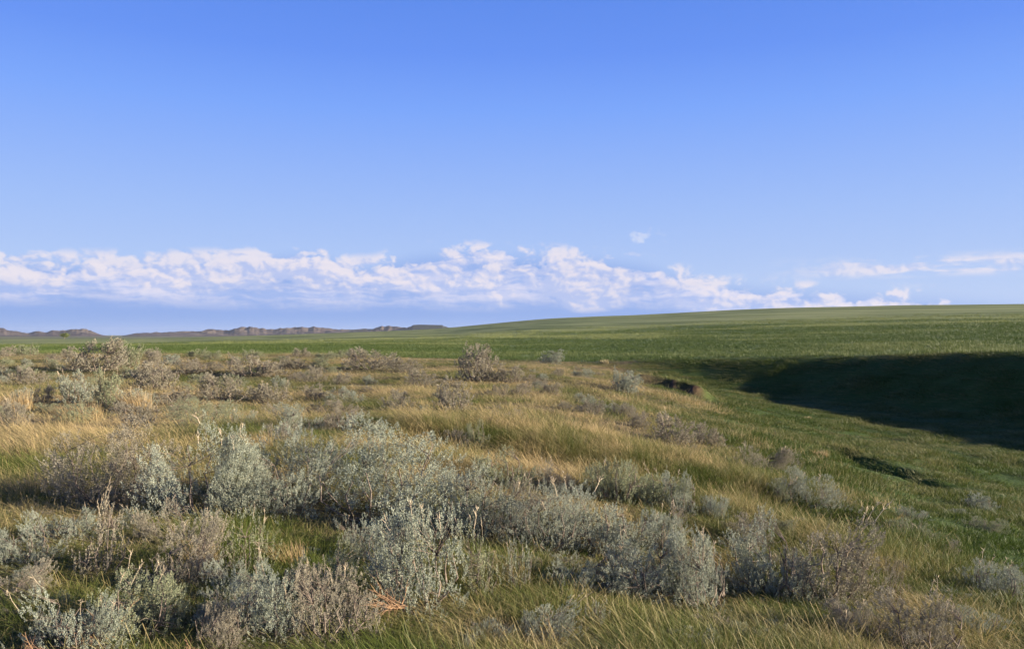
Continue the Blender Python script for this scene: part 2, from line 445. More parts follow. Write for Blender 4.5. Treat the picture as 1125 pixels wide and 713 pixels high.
def scatter_tree():
    """instances the tufts stored in the mesh itself (src >= 0) on its loose points (src = -1)"""
    ng = bpy.data.node_groups.new('scatter_tufts', 'GeometryNodeTree')
    ng.interface.new_socket(name='Geometry', in_out='INPUT', socket_type='NodeSocketGeometry')
    ng.interface.new_socket(name='Geometry', in_out='OUTPUT', socket_type='NodeSocketGeometry')
    N = ng.nodes; L = ng.links
    gi = N.new('NodeGroupInput'); go = N.new('NodeGroupOutput')
    def attr(nm, typ):
        a = N.new('GeometryNodeInputNamedAttribute'); a.data_type = typ; a.inputs[0].default_value = nm
        return a.outputs[0]
    src = attr('src', 'FLOAT')
    def cmp_(op, val):
        c = N.new('FunctionNodeCompare'); c.data_type = 'FLOAT'; c.operation = op
        L.new(src, c.inputs[0]); c.inputs[1].default_value = val
        return c.outputs[0]
    sp = N.new('GeometryNodeSeparateGeometry'); sp.domain = 'POINT'
    L.new(gi.outputs[0], sp.inputs[0]); L.new(cmp_('LESS_THAN', -.5), sp.inputs[1])
    join = N.new('GeometryNodeJoinGeometry')
    for k in range(NVAR):
        s2 = N.new('GeometryNodeSeparateGeometry'); s2.domain = 'POINT'
        L.new(sp.outputs[1], s2.inputs[0])
        c = N.new('FunctionNodeCompare'); c.data_type = 'FLOAT'; c.operation = 'EQUAL'
        L.new(src, c.inputs[0]); c.inputs[1].default_value = float(k)
        for s_ in c.inputs:
            if s_.name == 'Epsilon': s_.default_value = .3
        L.new(c.outputs[0], s2.inputs[1])
        g2 = N.new('GeometryNodeGeometryToInstance'); L.new(s2.outputs[0], g2.inputs[0])
        L.new(g2.outputs[0], join.inputs[0])
    ip = N.new('GeometryNodeInstanceOnPoints')
    L.new(sp.outputs[0], ip.inputs['Points']); L.new(join.outputs[0], ip.inputs['Instance'])
    ip.inputs['Pick Instance'].default_value = True
    vi = N.new('FunctionNodeFloatToInt'); L.new(attr('variant', 'FLOAT'), vi.inputs[0])
    L.new(vi.outputs[0], ip.inputs['Instance Index'])
    cr = N.new('ShaderNodeCombineXYZ'); L.new(attr('rotz', 'FLOAT'), cr.inputs[2])
    er = N.new('FunctionNodeEulerToRotation'); L.new(cr.outputs[0], er.inputs[0]); L.new(er.outputs[0], ip.inputs['Rotation'])
    cs = N.new('ShaderNodeCombineXYZ')
    sw, sh = attr('sw', 'FLOAT'), attr('sh', 'FLOAT')
    L.new(sw, cs.inputs[0]); L.new(sw, cs.inputs[1]); L.new(sh, cs.inputs[2]); L.new(cs.outputs[0], ip.inputs['Scale'])
    L.new(ip.outputs[0], go.inputs[0])
    return ng

NVAR = 5
SCATTER = scatter_tree()

def scatter(name, tufts, pts, variant, rotz, sw, sh, mat, label, cat):
    assert len(tufts) == NVAR
    Vs, Fs, T, H, src = [], [], [], [], []
    off = 0
    for k, (v, f, t, h) in enumerate(tufts):
        Vs.append(v); Fs.append(f + off); T.append(t); H.append(h); src.append(np.full(len(v), float(k))); off += len(v)
    n = len(pts)
    Vs.append(pts); z0 = np.zeros(n)
    T.append(z0); H.append(z0); src.append(np.full(n, -1.0))
    pad = lambda a: np.concatenate([np.zeros(off), a])
    me = mesh_from(name, np.concatenate(Vs), np.concatenate(Fs), dict(tint=np.concatenate(T), hgt=np.concatenate(H), src=np.concatenate(src),
                   variant=pad(variant), rotz=pad(rotz), sw=pad(sw), sh=pad(sh)), smooth=False)
    o = link(name, me, mat, kind='stuff', label=label, category=cat)
    md = o.modifiers.new('scatter', 'NODES'); md.node_group = SCATTER
    return o

def sample_points(n, r0, r1, power, az0=-37, az1=39):
    """density per square metre falls as r ** -power"""
    t = rng.uniform(size=n); e = 2 - power
    r = (r0 ** e + t * (r1 ** e - r0 ** e)) ** (1 / e)
    a = np.radians(rng.uniform(az0, az1, n))
    return r * np.sin(a), r * np.cos(a), r

def xe_at(y): return np.interp(y, VEG_Y, VEG_X)

# ------------------------------------------------------------------ sagebrush
def tube(path, radii, sides=4):
    path = np.asarray(path, float)
    V_, F_ = [], []
    for i, p_ in enumerate(path):
        t = path[min(i + 1, len(path) - 1)] - path[max(i - 1, 0)]
        t = t / (np.linalg.norm(t) + 1e-9)
        a = np.cross(t, (0.3, .2, 1.0) if abs(t[2]) < .9 else (1.0, 0, 0)); a /= np.linalg.norm(a) + 1e-9
        b = np.cross(t, a)
        for k in range(sides):
            th = 2 * math.pi * k / sides
            V_.append(p_ + (a * math.cos(th) + b * math.sin(th)) * radii[i])
    for i in range(len(path) - 1):
        for k in range(sides):
            k2 = (k + 1) % sides
            F_.append((i * sides + k, i * sides + k2, (i + 1) * sides + k2, (i + 1) * sides + k))
    return np.array(V_), np.array(F_)

def join(parts_):
    Vs, Fs, off = [], [], 0
    for v, f in parts_:
        Vs.append(v); Fs.append(f + off); off += len(v)
    return np.concatenate(Vs), np.concatenate(Fs)

def sage_variant(seed, n_pl, n_leaf, leaf_l, leaf_w, ragged=.3, upright=.5, plume=(.10, .24), leanw=1.0):
    """unit bush: about 1 m wide and 1 m high before scaling; base at the origin"""
    rg = np.random.default_rng(seed)
    # sprays: each main branch carries its own cluster of upright plumes, with gaps between the sprays
    nl = rg.integers(13, 20)
    ox, oy = rg.normal(size=2) * .10
    lob = []
    for k in range(nl):
        rr0 = .40 * math.sqrt(rg.uniform()); th = rg.uniform(0, 2 * math.pi)
        lx, ly = rr0 * math.cos(th), rr0 * math.sin(th)
        hh = (1 - 1.9 * ((lx - ox) ** 2 + (ly - oy) ** 2)) * rg.uniform(.58, 1.08)
        lob.append((lx, ly, rg.uniform(.055, .12), max(.34, hh)))
    wts = np.array([(l_[2] ** 1.2) * l_[3] for l_ in lob]); wts /= wts.sum()
    pick = rg.choice(nl, n_pl, p=wts)
    tips, ups, tn = [], [], []
    ltn = rg.uniform(size=nl)
    for i in range(n_pl):
        cx_, cy_, rr, hh = lob[pick[i]]
        zr = 1 - .72 * rg.uniform() ** 1.5
        dx_, dy_ = rg.normal(size=2) * rr * (.75 + .5 * (1 - zr))
        lean_ = .55 + .55 * zr                       # sprays splay outward with height
        x_, y_ = cx_ * lean_ + dx_, cy_ * lean_ + dy_
        z_ = hh * zr - 1.6 * (dx_ * dx_ + dy_ * dy_) / rr * .5
        if rg.uniform() < .05: z_ *= rg.uniform(1.05, 1.18)
        tips.append((x_, y_, max(.06, z_)))
        ax = np.array([x_ * .55 + dx_ * 1.2 + rg.normal() * .12, y_ * .55 + dy_ * 1.2 + rg.normal() * .12, .55 + upright + rg.normal() * .1])
        ups.append(ax / np.linalg.norm(ax))
        tn.append(np.clip(.5 * ltn[pick[i]] + .5 * rg.uniform(), 0, 1))
    tips = np.array(tips); ups = np.array(ups)
    # leaves
    P_, D_, L_, T_ = [], [], [], []
    for i in range(n_pl):
        ln = rg.uniform(*plume)
        m_ = int(n_leaf * rg.uniform(.7, 1.3))
        t = rg.uniform(0, 1, m_) ** .8
        base = tips[i] - ups[i] * ln * .8
        pos_ = base + np.outer(t * ln, ups[i])
        d = rg.normal(size=(m_, 3)); d -= np.outer(d @ ups[i], ups[i]); d /= np.linalg.norm(d, axis=1)[:, None] + 1e-9
        tilt = rg.uniform(.30, 1.0, m_) * (1 - .45 * t)
        dirs = np.cos(tilt)[:, None] * ups[i] + np.sin(tilt)[:, None] * d
        pos_ = pos_ + d * .008 * (1.2 - t)[:, None]
        P_.append(pos_); D_.append(dirs); L_.append(rg.uniform(.7, 1.25, m_) * leaf_l * (1 - .3 * t))
        T_.append(np.clip(tn[i] * .75 + rg.uniform(0, .25, m_), 0, 1))
    P_ = np.concatenate(P_); D_ = np.concatenate(D_); L_ = np.concatenate(L_); T_ = np.concatenate(T_)
    side = np.cross(D_, rg.normal(size=D_.shape)); side /= np.linalg.norm(side, axis=1)[:, None] + 1e-9
    hw = leaf_w * .5 * rg.uniform(.8, 1.2, len(P_))[:, None]
    v0 = P_ - side * hw * .35
    v1 = P_ + D_ * (L_ * .62)[:, None] - side * hw
    v2 = P_ + D_ * L_[:, None]
    v3 = P_ + D_ * (L_ * .62)[:, None] + side * hw
    Vl = np.stack([v0, v1, v2, v3], 1).reshape(-1, 3)
    Fl_ = np.arange(len(Vl)).reshape(-1, 4)
    leaf_me = mesh_from('foliage', Vl, Fl_, {'tint': np.repeat(T_, 4)}, smooth=False)
    # woody frame: main stems, then twigs to the plumes
    tubes = []
    nm = rg.integers(7, 11); mains = []
    for k in range(nm):
        th = 2 * math.pi * (k + rg.uniform(-.3, .3)) / nm
        e = np.array([math.cos(th) * rg.uniform(.12, .36), math.sin(th) * rg.uniform(.12, .34), rg.uniform(.35, .62)])
        p0 = np.array([math.cos(th) * .04, math.sin(th) * .04, -.04])
        path = [p0 + (e - p0) * t + np.array([math.cos(th), math.sin(th), -.6]) * .07 * math.sin(math.pi * t) + rg.normal(size=3) * .015 * (t > 0) for t in np.linspace(0, 1, 6)]
        mains.append(np.array(path))
        tubes.append(tube(path, np.linspace(.013, .004, 6) * leanw))
    allp = np.concatenate([m_[2:] for m_ in mains])
    step = max(1, n_pl // 140)
    for i in range(0, n_pl, step):
        d = np.linalg.norm(allp - tips[i], axis=1) + 2 * np.maximum(0, allp[:, 2] - tips[i][2] + .05)
        b = allp[np.argmin(d)]
        e = tips[i]
        mid = (b + e) / 2 + rg.normal(size=3) * .02 - np.array([0, 0, .015])
        tubes.append(tube([b, mid, e - ups[i] * .05, e + ups[i] * .0], np.array([.0038, .003, .0022, .0012]) * leanw, 3))
    sv, sf = join(tubes)
    stem_me = mesh_from('woody_stem', sv, sf)
    # last year's flower stalks above the crown
    stalks_ = []
    for i in rg.permutation(n_pl):
        if tips[i][2] < .6: continue
        if len(stalks_) >= 5: break
        st = []
        h = rg.uniform(.10, .24); b = tips[i]; d = ups[i] + rg.normal(size=3) * .12
        path = [b, b + d * h * .5, b + d * h + np.array([-.02, 0, 0])]
        st.append(tube(path, [.0030, .0024, .0014], 3))
        for k in range(5):
            q_ = b + d * h * rg.uniform(.45, 1); dd = d * .03 + rg.normal(size=3) * .018
            st.append(tube([q_, q_ + dd], [.0035, .0010], 3))
        stalks_.append(mesh_from('flower_stalk', *join(st)))
    return leaf_me, stem_me, stalks_

NEAR = [sage_variant(100 + k, 760, 44, .0155, .0054, ragged=.5, plume=(.07, .13), upright=[.5, .3, .8, .45, .6, .35][k]) for k in range(6)]
MID = [sage_variant(200 + k, 520, 22, .030, .0115, ragged=.55, plume=(.08, .14), upright=[.5, .3, .7, .45, .6][k]) for k in range(5)]
LARGE = [sage_variant(500 + k, 1500, 36, .0115, .0042, upright=[.7, .5, .9][k], plume=(.055, .10), leanw=.6) for k in range(3)]
SPRIG = [sage_variant(300 + k, 110, 36, .026, .0085, ragged=.6, upright=1.0) for k in range(3)]

def dead_branch_mesh(seed, n=20):
    rg = np.random.default_rng(seed); tubes = []
    for k in range(n):
        th = rg.uniform(math.pi * .85, math.pi * 1.35) if k < n * .7 else rg.uniform(0, 6.28)
        L_ = rg.uniform(.18, .48)
        d = np.array([math.cos(th), math.sin(th) - .35, rg.uniform(.1, .55)]); d /= np.linalg.norm(d)
        p_ = np.array([rg.normal() * .04, rg.normal() * .04, .06]); path = [p_]
        for j in range(6):
            d = d + rg.normal(size=3) * .16; d[2] += .02; d /= np.linalg.norm(d)
            p_ = p_ + d * L_ / 6; path.append(p_)
        tubes.append(tube(path, np.linspace(.0065, .0020, 7), 4))
        for j in (2, 3, 4, 5):
            e = d + rg.normal(size=3) * .55; e /= np.linalg.norm(e)
            q_ = path[j]; l2 = rg.uniform(.06, .16)
            tubes.append(tube([q_, q_ + e * l2 * .5 + rg.normal(size=3) * .008, q_ + e * l2], [.0032, .0022, .001], 3))
    v, f = join(tubes)
    return mesh_from('dead_branch', v, f)
DEAD = [dead_branch_mesh(400 + k) for k in range(2)]

# one mesh per material needs its own datablock: materials live on the object slot instead
def child(name, me, mat, parent, scale=None):
    o = bpy.data.objects.new(name, me); COL.objects.link(o); o.parent = parent
    if not me.materials: me.materials.append(mat)
    o.material_slots[0].link = 'OBJECT'; o.material_slots[0].material = mat
    return o

G_FG = 'sagebrush in the foreground'
placed = []
def sagebrush(u, v, w, h, label, group, kind='sage', var=None, dead=None, stalks=None, sprig=False):
    x_, y_, z_ = at(u, v)
    k = y_ / FPX
    if y_ < 16: w, h = w * 1.14, h * 1.04
    W, H = max(.12, w * k * 1.12), max(.1, h * k * 1.15)
    vi = random.randrange(100)
    near = y_ < 16
    src_ = (SPRIG[vi % 3] if sprig else LARGE[vi % 3] if W > .95 and near else NEAR[vi % 6] if near else MID[vi % 5]) if var is None else (LARGE[var % 3] if W > .95 and near else (NEAR if near else MID)[var])
    root = bpy.data.objects.new('sagebrush', None); COL.objects.link(root)
    root.empty_display_size = .2
    root.location = (x_, y_ + W * .12, z_ - .02)
    root.location.z = tz(root.location.x, root.location.y) - .02
    root.rotation_euler = (random.uniform(-.05, .05), random.uniform(-.10, .02), random.uniform(0, 6.28))
    sc_w = W / .86
    root.scale = (sc_w, sc_w, H / 1.0)
    root['label'] = label; root['category'] = 'sagebrush'; root['group'] = group
    mat = M[{'sage': 'sage', 'green': 'sage_green', 'dull': 'sage_dull'}[kind]]
    child('foliage', src_[0], mat, root)
    child('woody_stem', src_[1], M['bark'], root)
    if near or y_ < 24:
        if stalks or (stalks is None and random.random() < .45):
            for sm_ in src_[2]: child('flower_stalk', sm_, M['stalk'], root)
    if dead is not None:
        o = child('dead_branch', DEAD[dead], M['dead'], root)
        a_ = -root.rotation_euler.z; o.rotation_euler.z = a_
        ox_, oy_ = -.10, -.40
        o.scale = (.8, .8, .8)
        o.location = (ox_ * math.cos(a_) - oy_ * math.sin(a_), ox_ * math.sin(a_) + oy_ * math.cos(a_), .12)
    placed.append((u, v, w, h, x_, y_, W))
    return root

# (u, base v, width, height, label, options) in pixels of the 1125 px photograph
FG = [
 (410, 577, 146, 98, 'largest silver sagebrush, dense and rounded, in the centre-left of the foreground', dict(var=0)),
 (320, 562, 92, 84, 'silver sagebrush with a bare twiggy gap in front, left beside the largest one', dict(var=1)),
 (218, 567, 108, 100, 'broad grey sagebrush with many upright twigs, second left from the largest one', dict(var=2, stalks=True)),
 (112, 553, 108, 84, 'wide low dull grey sagebrush left of the broad twiggy one', dict(kind='dull', var=3)),
 (462, 668, 95, 112, 'tall front-centre sagebrush standing like a column before the silver row', dict(var=4, stalks=True, dead=1)),
 (515, 592, 78, 78, 'pale sagebrush right behind the tall front-centre column', dict(var=0)),
 (560, 590, 50, 66, 'narrow grey sagebrush topped with bare brown twigs in the middle of the silver row', dict(kind='dull', var=5, stalks=True)),
 (602, 606, 90, 72, 'rounded silver sagebrush in the row below the dark hollow', dict(var=1)),
 (672, 610, 78, 66, 'silver sagebrush at the right end of the row below the dark hollow', dict(var=2)),
 (692, 655, 92, 60, 'low sagebrush in front of the right end of the silver row, above green grass', dict(var=3)),
 (775, 668, 66, 84, 'upright sagebrush between the silver row and the broad bush on the right', dict(var=4)),
 (850, 655, 84, 84, 'left half of the broad twin sagebrush at lower right', dict(var=5)),
 (910, 660, 90, 84, 'right half of the broad twin sagebrush at lower right, browner', dict(kind='dull', var=1, stalks=True)),
 (1100, 657, 64, 46, 'sagebrush at the right edge of the frame beside the green hollow', dict(var=2)),
 (1024, 722, 78, 60, 'dark low sagebrush cut by the bottom edge at lower right', dict(kind='dull', var=3)),
 (890, 560, 56, 37, 'compact sagebrush with dry stems on the lip of the green hollow', dict(stalks=True)),
 (858, 554, 15, 20, 'tiny sagebrush just left of the compact one on the lip of the hollow', dict(kind='green')),
 (834, 518, 56, 28, 'low flat sagebrush on the grassy slope above the compact one', dict(kind='dull')),
 (750, 564, 32, 40, 'left one of two small sagebrush between the silver row and the compact one', dict()),
 (786, 569, 30, 32, 'right one of two small sagebrush between the silver row and the compact one', dict()),
 (732, 606, 42, 42, 'small pale sagebrush just right of the end of the silver row', dict()),
 (742, 489, 46, 32, 'brownish sagebrush on the golden slope right of centre', dict(kind='dull')),
 (776, 488, 36, 24, 'smaller sagebrush touching the brownish one on the golden slope', dict(kind='dull')),
 (680, 552, 54, 58, 'upright green-grey sagebrush above the silver row, right of the dark hollow', dict(kind='green', var=2)),
 (556, 532, 62, 36, 'added sagebrush clump imitating shade at the left end of the hollow behind the silver row', dict(kind='green')),  # bush added to darken the hollow where only shadow lies
 (716, 552, 60, 38, 'added sagebrush clump imitating shade at the right end of the hollow behind the silver row', dict(kind='green')),  # second added bush, standing in for shadow thrown across the hollow
 (600, 700, 60, 40, 'low silvery sagebrush near the bottom edge, right of the column', dict()),
 (945, 700, 58, 40, 'low brown-grey sagebrush near the bottom edge below the twin bush', dict(kind='dull')),
 (612, 538, 38, 30, 'small dark sagebrush inside the shaded hollow behind the silver row', dict(kind='dull')),
 (107, 632, 52, 80, 'narrow sagebrush with tall bare twigs at lower left', dict(kind='dull', sprig=True, stalks=True)),
 (25, 618, 60, 46, 'small sagebrush at the left edge above the dark clump', dict()),
 (152, 696, 88, 80, 'pale green sagebrush behind the orange dead branches at lower left', dict(kind='green', dead=1)),
 (86, 716, 84, 78, 'sagebrush with orange dead branches sprawling leftward at lower left', dict(dead=0)),
 (200, 640, 76, 66, 'grey sagebrush with straw grass grown through it, lower left of centre', dict(kind='dull', stalks=True)),
 (270, 628, 44, 64, 'slender green-grey sagebrush amid yellow grass left of the column', dict(kind='green', sprig=True)),
 (302, 697, 78, 72, 'blue-grey sagebrush near the bottom edge, second left of the column', dict(var=3)),
 (366, 702, 80, 78, 'dark-based sagebrush at the bottom edge immediately left of the column', dict(kind='dull')),
 (20, 660, 56, 36, 'dark shaded sagebrush clump at the left edge near the bottom', dict(kind='dull')),
 (388, 600, 34, 32, 'isolated little silver sprig of sagebrush in the green grass under the largest bush', dict(sprig=True)),
 (528, 654, 46, 74, 'loose sagebrush just right of the tall front-centre column', dict(kind='green', sprig=True)),
 (572, 650, 30, 56, 'thin silver sagebrush in grass below the middle of the silver row', dict(sprig=True)),
 (652, 688, 34, 30, 'small pale sprig of sagebrush in grass below the silver row', dict(sprig=True)),
 (40, 713, 22, 50, 'thin tall sagebrush sprig in the bottom left corner', dict(sprig=True)),
 (516, 722, 26, 26, 'tiny sagebrush sprig cut by the bottom edge at centre', dict(sprig=True)),
 (985, 655, 26, 34, 'thin brown-grey sagebrush in dry grass between the twin bush and the right edge', dict(kind='dull', sprig=True)),
 (62, 596, 64, 44, 'low grey sagebrush between the left edge and the narrow one with bare twigs', dict()),
 (345, 655, 70, 52, 'low grey sagebrush in shade left of the tall front-centre column', dict(kind='green')),
 (415, 622, 52, 46, 'low bush of sagebrush filling the gap between the largest one and the column', dict()),
 (625, 650, 52, 40, 'low silvery sagebrush in front of the middle of the silver row', dict()),
 (735, 652, 46, 42, 'small grey sagebrush filling the gap left of the upright one at lower right', dict(kind='green')),
 (820, 600, 46, 30, 'small grey sagebrush behind the left half of the broad twin', dict(kind='dull')),
 (180, 600, 60, 44, 'dull sagebrush in the grass right below the broad twiggy one', dict(kind='dull', stalks=True)),
 (250, 668, 54, 44, 'low silvery sagebrush between the pale green one and the blue-grey one', dict()),
 (238, 712, 56, 52, 'sagebrush with thin brown stems at the bottom edge, lower left', dict(kind='dull', dead=0)),
]
for (u, v, w, h, lab, kw) in FG: sagebrush(u, v, w, h, lab, G_FG, **kw)

G_MD = 'sagebrush across the middle distance'
MDL = [
 (503, 452, 42, 35, 'ragged brown-grey sagebrush in the middle of the golden grass', dict(kind='dull')),
 (522, 418, 48, 40, 'pale conical sagebrush standing highest near the centre of the far grass edge', dict(kind='dull')),
 (405, 406, 60, 22, 'wide low sagebrush with a dark left side on the far grass edge', dict(kind='dull')),
 (444, 409, 36, 15, 'small sagebrush trailing right of the wide low one on the far edge', dict(kind='dull')),
 (603, 400, 28, 16, 'small round silver sagebrush alone against the dark crop', dict()),
 (684, 430, 38, 26, 'sparse silver sagebrush left of the bare earth cut', dict()),
 (524, 490, 22, 28, 'small upright green-grey sagebrush in green grass at the centre', dict(kind='green')),
 (502, 493, 26, 18, 'low dark sagebrush left of the small upright green-grey one', dict(kind='dull')),
 (104, 408, 62, 33, 'tallest sagebrush on the left skyline, breaking the horizon', dict(kind='dull')),
 (140, 404, 30, 28, 'sagebrush touching the right side of the tallest one on the left skyline', dict(kind='green')),
 (169, 404, 18, 20, 'small sagebrush second right of the tallest one on the left skyline', dict(kind='dull')),
 (30, 391, 30, 14, 'small distant sagebrush near the left edge against the far field', dict(kind='green')),
 (168, 429, 56, 32, 'dark-bottomed sagebrush below the tallest one on the left skyline', dict(kind='dull')),
 (240, 440, 46, 28, 'dark brown-grey sagebrush on the left slope, left one of a pair', dict(kind='dull')),
 (297, 443, 50, 26, 'brown-grey sagebrush on the left slope, right one of a pair', dict(kind='dull')),
 (84, 443, 40, 34, 'grey sagebrush on the left slope, just above orange grass', dict()),
 (118, 447, 28, 40, 'upright green-grey sagebrush on the left slope beside the grey one', dict(kind='green')),
 (215, 472, 62, 34, 'olive sagebrush directly above the broad twiggy foreground bush', dict(kind='green')),
 (311, 490, 34, 32, 'dark sagebrush above the bush with the bare twiggy gap', dict(kind='dull')),
 (276, 414, 54, 26, 'pale sagebrush on the far left slope under the green field', dict(kind='dull')),
 (323, 406, 36, 14, 'low sagebrush on the far edge left of the wide low one', dict(kind='dull')),
 (46, 443, 24, 18, 'small dark sagebrush near the left edge beside orange grass', dict(kind='dull')),
 (345, 440, 26, 18, 'small sagebrush between the pair and the centre golden grass', dict(kind='dull')),
 (372, 470, 38, 24, 'grey sagebrush in straw grass above the largest bush', dict(kind='dull')),
 (438, 452, 34, 22, 'small dull sagebrush left of the ragged brown-grey one', dict(kind='dull')),
 (462, 425, 34, 18, 'low sagebrush below the wide low pair on the far edge', dict(kind='dull')),
 (560, 420, 34, 18, 'low sagebrush right of the pale conical one', dict(kind='dull')),
 (606, 436, 28, 18, 'small grey sagebrush in golden grass right of centre', dict(kind='dull')),
 (650, 455, 30, 16, 'small brownish sagebrush on the golden slope below the sparse silver one', dict(kind='dull')),
 (640, 415, 22, 12, 'tiny sagebrush between the golden grass and the dark crop', dict()),
 (700, 470, 26, 18, 'small grey sagebrush above the brownish one on the golden slope', dict(kind='dull')),
 (10, 470, 34, 30, 'grey sagebrush at the left edge between orange tussocks', dict(kind='dull')),
 (150, 470, 40, 26, 'dull sagebrush above the wide low one at left', dict(kind='dull')),
 (262, 470, 30, 22, 'small sagebrush right of the olive one', dict()),
 (30, 424, 34, 20, 'sagebrush near the left edge, halfway up the left slope', dict(kind='dull')),
 (210, 410, 36, 16, 'low sagebrush on the far left slope between the tallest one and the pale one', dict(kind='dull')),
]
for (u, v, w, h, lab, kw) in MDL: sagebrush(u, v, w, h, lab, G_MD, **kw)

# the many small ones nothing tells apart, in three recognisable areas
def fill(n, u0, u1, v0, v1, wlo, whi, label, group, kinds):
    done = tries = 0
    while done < n and tries < 4000:
        tries += 1
        u = random.uniform(u0, u1); v = v0 + (v1 - v0) * random.random() ** 1.2
        sz = random.uniform(wlo, whi) * (.55 + .9 * (v - 385) / 90)
        if any(abs(u - a) < (sz + c_) * .40 and abs(v - b) < (sz * .16 + d_ * .22) for (a, b, c_, d_, *_r) in placed): continue
        sagebrush(u, v, sz, sz * random.uniform(.42, .62), label, group, kind=random.choice(kinds))
        done += 1
fill(64, -30, 380, 392, 474, 17, 36, 'small grey sagebrush, one of many dotted over the slope at left', 'small sagebrush dotted over the left slope', ['dull', 'green', 'sage', 'green', 'dull'])
fill(26, 360, 700, 408, 462, 12, 24, 'little brown-grey sagebrush poking out of the golden grass beyond the centre', 'little sagebrush in the central golden grass', ['dull', 'dull', 'sage'])

# grass keeps short and thin under the bushes
def bush_room(x, y):
    m = np.full(len(x), 9.0)
    for (_u, _v, _w, _h, bx, by, W_) in placed:
        m = np.minimum(m, np.hypot(x - bx, y - by) / (W_ * .5 + .02))
    return m

# prairie grass --------------------------------------------------
PR_T = [tuft(46, .14, .12, .34, .0027, lean=(-.22, .02), spread=.45),
        tuft(36, .11, .16, .42, .0026, lean=(-.28, .0), spread=.40),
        tuft(50, .16, .08, .24, .0032, lean=(-.14, .03), spread=.6),
        tuft(8, .14, .28, .56, .0021, lean=(-.22, .0), spread=.45, seg=4, seeds=1),
        tuft(44, .17, .10, .28, .0030, lean=(-.20, .04), spread=.55)]
def prairie(n, r0, r1, power, wmul, name_parts):
    x, y, r = sample_points(n, r0, r1, power)
    s = x - xe_at(y) + 3.0 * (fbm(x / 4, y / 4, 3, 97) - .5)
    keep = (rng.uniform(size=n) > sstep(-1.5, 2.5, s)) & (crest_dist(x, y) + 1.5 * rng.normal(size=n) < 0)
    bare = np.exp(-(((x + 5.6) / 2.4) ** 2 + ((y - 27.5) / .45) ** 2))
    keep &= rng.uniform(size=n) > bare * 1.3
    keep &= ~((cut_along(x) > .2) & (np.abs(cut_f(x, y) + .25) < .55))
    clump = fbm(x / 1.3, y / 1.3, 3, 201)
    keep &= rng.uniform(size=n) < sstep(.18, .5, clump) * .85 + .3
    keep &= bush_room(x, y) > .55 + .3 * rng.uniform(size=n)
    x, y, r = x[keep], y[keep], r[keep]; clump = clump[keep]
    return x, y, r, clump
parts = [prairie(42000, 2.6, 16, .6, 1, 0), prairie(42000, 16, 88, 1.15, 1, 0)]
x = np.concatenate([p_[0] for p_ in parts]); y = np.concatenate([p_[1] for p_ in parts])
r = np.hypot(x, y); cl = np.concatenate([p_[3] for p_ in parts]); n = len(x)
hs = (.12 + .98 * cl) * (.92 + .08 * sstep(6, 14, r)) * rng.uniform(.7, 1.25, n) * (.55 + .45 * sstep(.9, 2.2, bush_room(x, y))) * (1 - .25 * sstep(25, 60, r))
pts = np.stack([x, y, terrain(x, y)], 1)
var = rng.choice(5, n, p=[.27, .26, .20, .10, .17]).astype(float)
scatter('prairie_grass', PR_T, pts, var, rng.normal(0, .75, n), (1 + r / 16), hs, M['prairie_grass'],
        'wind-combed green and straw-coloured grass between the sagebrush', 'prairie grass')

# short lush grass of the hollow ---------------------------------
SG_T = [tuft(36, .14, .08, .22, .006, lean=(-.16, .02), spread=.55),
        tuft(30, .12, .10, .26, .006, lean=(-.2, .0), spread=.45),
        tuft(40, .18, .06, .16, .007, lean=(-.1, .02), spread=.7),
        tuft(34, .16, .08, .20, .006, lean=(-.14, .0), spread=.6),
        tuft(20, .10, .12, .30, .005, lean=(-.25, .0), spread=.4)]
n = 60000
x, y, r = sample_points(n, 5, 100, 1.0, -5, 40)
s = x - xe_at(y) + 3.0 * (fbm(x / 4, y / 4, 3, 97) - .5)
keep = (rng.uniform(size=n) < sstep(-2.5, 1.5, s)) & (crest_dist(x, y) + .8 * rng.normal(size=n) < .5)
keep &= ~((cut_along(x) > .2) & (np.abs(cut_f(x, y) + .25) < .55))
cl = fbm(x / 1.7, y / 1.7, 3, 231)
keep &= rng.uniform(size=n) < sstep(.2, .5, cl) * .7 + .4
x, y, r, cl = x[keep], y[keep], r[keep], cl[keep]; n = len(x)
pts = np.stack([x, y, terrain(x, y)], 1)
scatter('meadow_grass', SG_T, pts, rng.integers(0, 5, n).astype(float), rng.uniform(-.8, .8, n), 1 + r / 30,
        (.10 + 1.6 * cl ** 1.6) * rng.uniform(.8, 1.25, n), M['short_green'], 'short dark green grass carpeting the hollow on the right', 'meadow grass')

# crop along the near part of the field ---------------------------
CR_T = [tuft(26, .32, .20, .36, .013, lean=(-.08, .0), spread=.3, seg=2) for k in range(5)]
n = 85000
x, y, r = sample_points(n, 30, 330, 1.15, -38, 40)
g = crest_dist(x, y) + .5 * rng.normal(size=n)
keep = (g > .3) & (rng.uniform(size=n) > sstep(80, 300, r) ** .7)
x, y, r = x[keep], y[keep], r[keep]; n = len(x)
pts = np.stack([x, y, terrain(x, y)], 1)
scatter('young_crop', CR_T, pts, rng.integers(0, 5, n).astype(float), rng.uniform(0, 6.28, n), 1 + r / 110,
        rng.uniform(.7, 1.15, n) * (.8 + .4 * fbm(x / 12, y / 12, 2, 260)), M['crop'], 'dark green young cereal crop covering the field beyond the hollow', 'crop')

fill(46, -20, 1090, 560, 716, 8, 15, 'short grey-green sagebrush sprig poking out of the foreground grass', 'sagebrush sprigs in the foreground grass', ['dull', 'sage', 'green'])

